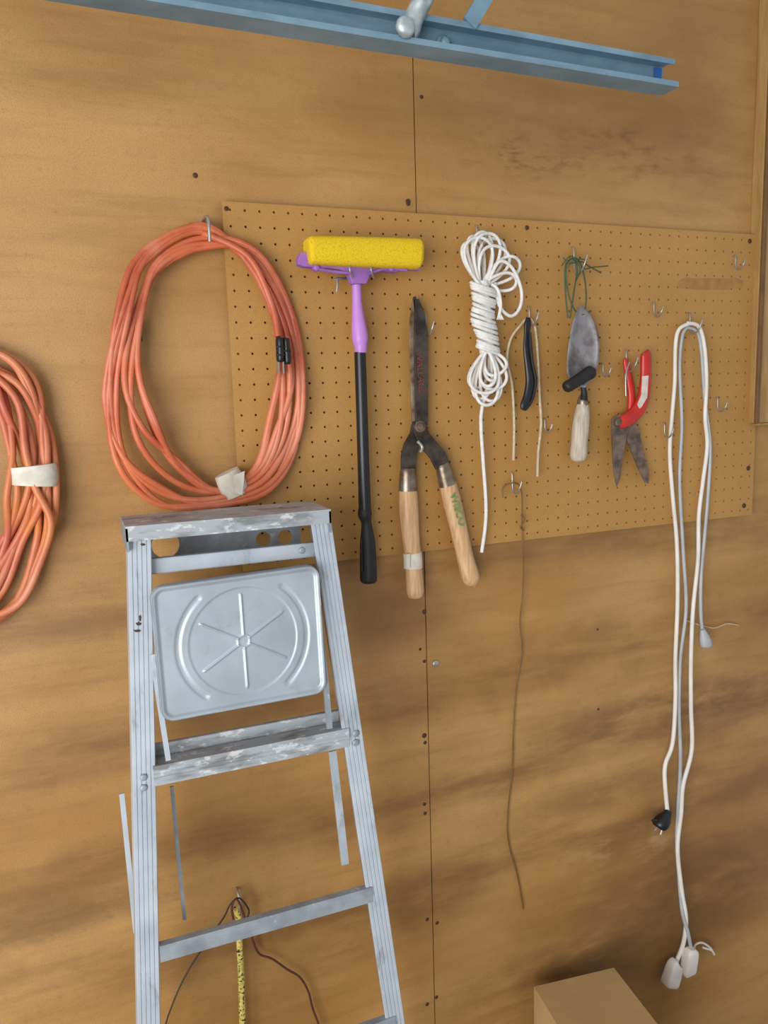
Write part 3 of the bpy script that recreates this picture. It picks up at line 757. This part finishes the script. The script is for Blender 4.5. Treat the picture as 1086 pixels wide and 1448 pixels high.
# top cap
a = PL(178,757,.012); b_ = PL(468,728,.012); zt = (a.z+b_.z)/2 + 10*S(320,740,.25)
yF = a.y; yB = yF + .115; x0, x1 = a.x, b_.x; lip = .022
mb = MB()
mb.ext([(yF, zt-lip), (yF, zt), (yB, zt), (yB, zt-.003), (yF+.003, zt-.003), (yF+.003, zt-lip)], x0, x1, 0)
mb.box((x0+.0015, (yF+yB)/2, zt-.02), (.003, yB-yF, .034), mi=1); mb.box((x1-.0015, (yF+yB)/2, zt-.02), (.003, yB-yF, .034), mi=1)
zb = zt-.078
def xat(px, py): return P(px, py, -yB).x
xs_ = [(234,770,20),(372,762,11),(403,760,11)]
cuts = [x0+.02, (xat(234,768)+xat(372,759))/2, (xat(372,759)+xat(403,757))/2, x1-.02]
for k, (px, py, r) in enumerate(xs_):
    pc = P(px, py, -yB); 
    mb.cell(cuts[k], cuts[k+1], zb, zt-.002, pc.x, min(max(pc.z, zb+.02), zt-.02), r*S(px,py,-yB)*.95, yB-.002, yB, n=20, mi=1)
mb.build('top_cap', [M_alud, M_alug], parent=e, recalc=True)
mb = MB(); q = PL(215,800,-.03); r_ = PL(440,775,-.03); zc_ = (q.z+r_.z)/2
mb.ext([(q.y, zc_-.012), (q.y-.012, zc_-.012), (q.y-.012, zc_+.012), (q.y, zc_+.012)], q.x-.01, r_.x+.01)
mb.build('rear_brace', M_alu, parent=e, bevel=.002)
def step(pxl, pyl, pxr, pyr, hpx, mt, dp=.012, off=.002, name='step'):
    a = PL(pxl, pyl, off); b_ = PL(pxr, pyr, off); z = (a.z+b_.z)/2; h = hpx*S((pxl+pxr)/2, (pyl+pyr)/2, -a.y)
    mb = MB(); y = a.y; tkk = min(.003, dp/4)
    mb.ext([(y, z-h/2), (y, z-.1*h), (y-.0015, z-.05*h), (y-.0015, z+.1*h), (y, z+.15*h), (y, z+h/2), (y+dp, z+h/2), (y+dp, z-h/2), (y+dp-tkk, z-h/2), (y+dp-tkk, z+h/2-.003), (y+tkk, z+h/2-.003), (y+tkk, z-h/2)], a.x, b_.x)
    mb.build(name, mt, parent=e)
    return a, b_, z, y
step(217,1096,494,1045,27, M_alud, dp=.03)
step(226,1347,527,1268,22, M_alug)
st3 = step(228,1560,560,1452,22, M_alug)
zlow = st3[2]-.27
t = lambda A_, B_, z: A_ + (B_-A_)*((A_.z-z)/(A_.z-B_.z))
while zlow > .15:
    l_ = t(TLr, LF, zlow); r2 = t(TRr, RF, zlow); mb = MB(); mb.ext([(l_.y-.002, zlow-.012),(l_.y-.002, zlow+.012),(l_.y+.012, zlow+.012),(l_.y+.012, zlow-.012)], l_.x+.01, r2.x-.01); mb.build('step', M_alug, parent=e)
    zlow -= .27
mb = MB(); a = PL(214,1058,-.045); b_ = PL(478,1014,-.045); z = (a.z+b_.z)/2; mb.ext([(a.y,z-.012),(a.y-.01,z-.012),(a.y-.01,z+.012),(a.y,z+.012)], a.x, b_.x); mb.build('rear_brace', M_alud, parent=e, bevel=.002)
for (x, y) in [(203,1099),(203,1114),(503,1037),(503,1050),(427,778)]:
    mb = MB(); mb.disc(PL(x, y, .0), 5*S(x, y, .25), .003, n=12); mb.build('rivet', M_alug, parent=e)
for (x, y, w, h) in [(196,882,7,4),(194,892,9,3),(198,874,3,8),(460,735,3,4),(202,770,6,3)]:
    mb = MB()
    mb.prism([PL(x+a*w, y+b_*h, .0003) for a, b_ in ((-.6,-.3),(.1,-.6),(.6,-.2),(.4,.5),(-.3,.6))], .0004)
    mb.build('paint_mark', M_dark, parent=e)
# pail shelf
off = .018
cs = [PL(213,832,off), PL(449,799,off), PL(460,977,off), PL(230,1020,off)]
WX = ((cs[1]-cs[0]).length+(cs[2]-cs[3]).length)/2; HY = ((cs[3]-cs[0]).length+(cs[2]-cs[1]).length)/2
nrmT = (cs[1]-cs[0]).cross(cs[3]-cs[0]).normalized()
if nrmT.y > 0: nrmT = -nrmT
def tp(u, v_, h=0):
    return (cs[0]*(1-u)+cs[1]*u)*(1-v_) + (cs[3]*(1-u)+cs[2]*u)*v_ + nrmT*h
CU, CV = .512, .50
def sms(a, b_, x):
    t_ = min(1, max(0, (x-a)/(b_-a))); return t_*t_*(3-2*t_)
rc = .018
def height(u, v_):
    X = u*WX; Y = v_*HY; dx = X-CU*WX; dy = Y-CV*HY; r = math.hypot(dx, dy); h = 0
    ed = min(X, WX-X, Y, HY-Y); h += .004*(1-sms(.002, .008, ed))
    R1 = .083
    h += -.0013*(1-sms(R1-.002, R1+.002, r))
    h += .0004*math.exp(-((r-R1)/.0016)**2)
    h += .0012*math.exp(-((r-.009)/.0018)**2)
    for k in range(6):
        a0 = math.radians(90+k*60); 
        al = dx*math.cos(a0)+dy*math.sin(a0); pr = abs(-dx*math.sin(a0)+dy*math.cos(a0))
        if .009 < al < .075: h += .0026*math.exp(-(pr/.0015)**2)*min(1, (.075-al)/.004)
    an = abs(math.atan2(dy, abs(dx)))
    if r > .088:
        h += -.0018*math.exp(-((r-.0985)/.0042)**4)*(1-sms(.85, .95, an))
    return h
NU, NV = 220, 180; mb = MB(); vs = []; fs = []
for j in range(NV+1):
    for i in range(NU+1):
        u = i/NU; v_ = j/NV
        X = u*WX; Y = v_*HY
        cx_ = rc if X < rc else (WX-rc if X > WX-rc else X); cy_ = rc if Y < rc else (HY-rc if Y > HY-rc else Y)
        dx = X-cx_; dy = Y-cy_
        h = height(u, v_)
        if dx and dy:
            m_ = max(abs(dx), abs(dy)); l_ = math.hypot(dx, dy); k_ = m_/l_; dx *= k_; dy *= k_
            h = .004*(1-sms(.002, .008, rc-m_))
        vs.append(tp((cx_+dx)/WX, (cy_+dy)/HY, h))
for j in range(NV):
    for i in range(NU):
        fs.append([j*(NU+1)+i, j*(NU+1)+i+1, (j+1)*(NU+1)+i+1, (j+1)*(NU+1)+i])
mb.add(vs, fs, 0, True)
o = mb.build('pail_shelf', M_shelf, parent=e, recalc=False)
mb = MB(); out = []
for (cx_, cy_, a0) in ((rc, rc, 180), (WX-rc, rc, 270), (WX-rc, HY-rc, 0), (rc, HY-rc, 90)):
    for k in range(9):
        a_ = math.radians(a0+k*90/8); out.append(tp((cx_+rc*math.cos(a_))/WX, (cy_+rc*math.sin(a_))/HY, -.004))
mb.sweep(out, .004, .018, n=8, cyclic=True)
mb.build('shelf_rim', M_alug, parent=o)
def bar(name, lst, offs, wpx, mt):
    mb = MB(); pts = [PL(x, y, offs) for x, y in lst]
    mb.sweep(pts, wpx*S(lst[0][0], lst[0][1], .25), .004, prof=[(-.5,-.5),(.5,-.5),(.5,.5),(-.5,.5)], sm=False, plane=True)
    mb.build(name, mt, parent=e)
bar('shelf_arm', [(216,925),(224,985),(238,1075)], .012, 7, M_alu)
bar('shelf_arm', [(452,885),(460,960),(466,1030)], .014, 8, M_alug)
bar('spreader_bar', [(243,1112),(252,1210),(261,1300)], -.06, 5, M_alug)
bar('spreader_bar', [(470,1062),(480,1150),(488,1222)], -.06, 11, M_alu)
bar('spreader_bar', [(172,1122),(180,1200),(192,1318)], -.07, 7, M_alu)

# ---------------------------------------------------------------- cardboard box
Bp = P(868,1370,.08); zb = Bp.z; Ap = PZ(755,1397,zb)
u_ = (Ap-Bp); wb = u_.length; u_.normalize(); vv = Vector((-u_.y, u_.x, 0)); 
if vv.y > 0: vv = -vv
e = root('cardboard_box', (Bp.x-.1, -.2, 0), 'plain brown closed cardboard box standing against the wall', 'box')
M3 = Matrix((u_, vv, Vector((0,0,1)))).transposed(); ln_ = .3
mb = MB(); mb.box(Bp+u_*wb/2+vv*ln_/2-Vector((0,0,zb/2)), (wb, ln_, zb), M3); mb.build('body', M_card, parent=e)
mb = MB(); mb.box(Bp+u_*(wb*.5)+vv*ln_/2+Vector((0,0,.0015)), (wb, ln_, .003), M3); mb.build('flap', M_card, parent=e)

# ---------------------------------------------------------------- light
w = bpy.data.worlds.new('world'); sc.world = w; w.use_nodes = True
bg = w.node_tree.nodes['Background']; bg.inputs[0].default_value = (0.93, 0.96, 1.0, 1); bg.inputs[1].default_value = 0.5
def area(name, loc, tgt, size, power, col):
    l = bpy.data.lights.new(name, 'AREA'); l.shape = 'RECTANGLE'; l.size = size[0]; l.size_y = size[1]; l.energy = power; l.color = col
    o = bpy.data.objects.new(name, l); sc.collection.objects.link(o); o.location = loc
    o.rotation_euler = (Vector(tgt)-Vector(loc)).to_track_quat('-Z', 'Y').to_euler(); return o
area('garage_door_daylight', (-2.2, -2.6, 1.35), (.0, 0, 1.3), (2.4, 2.2), 120, (.97, .98, 1.0))
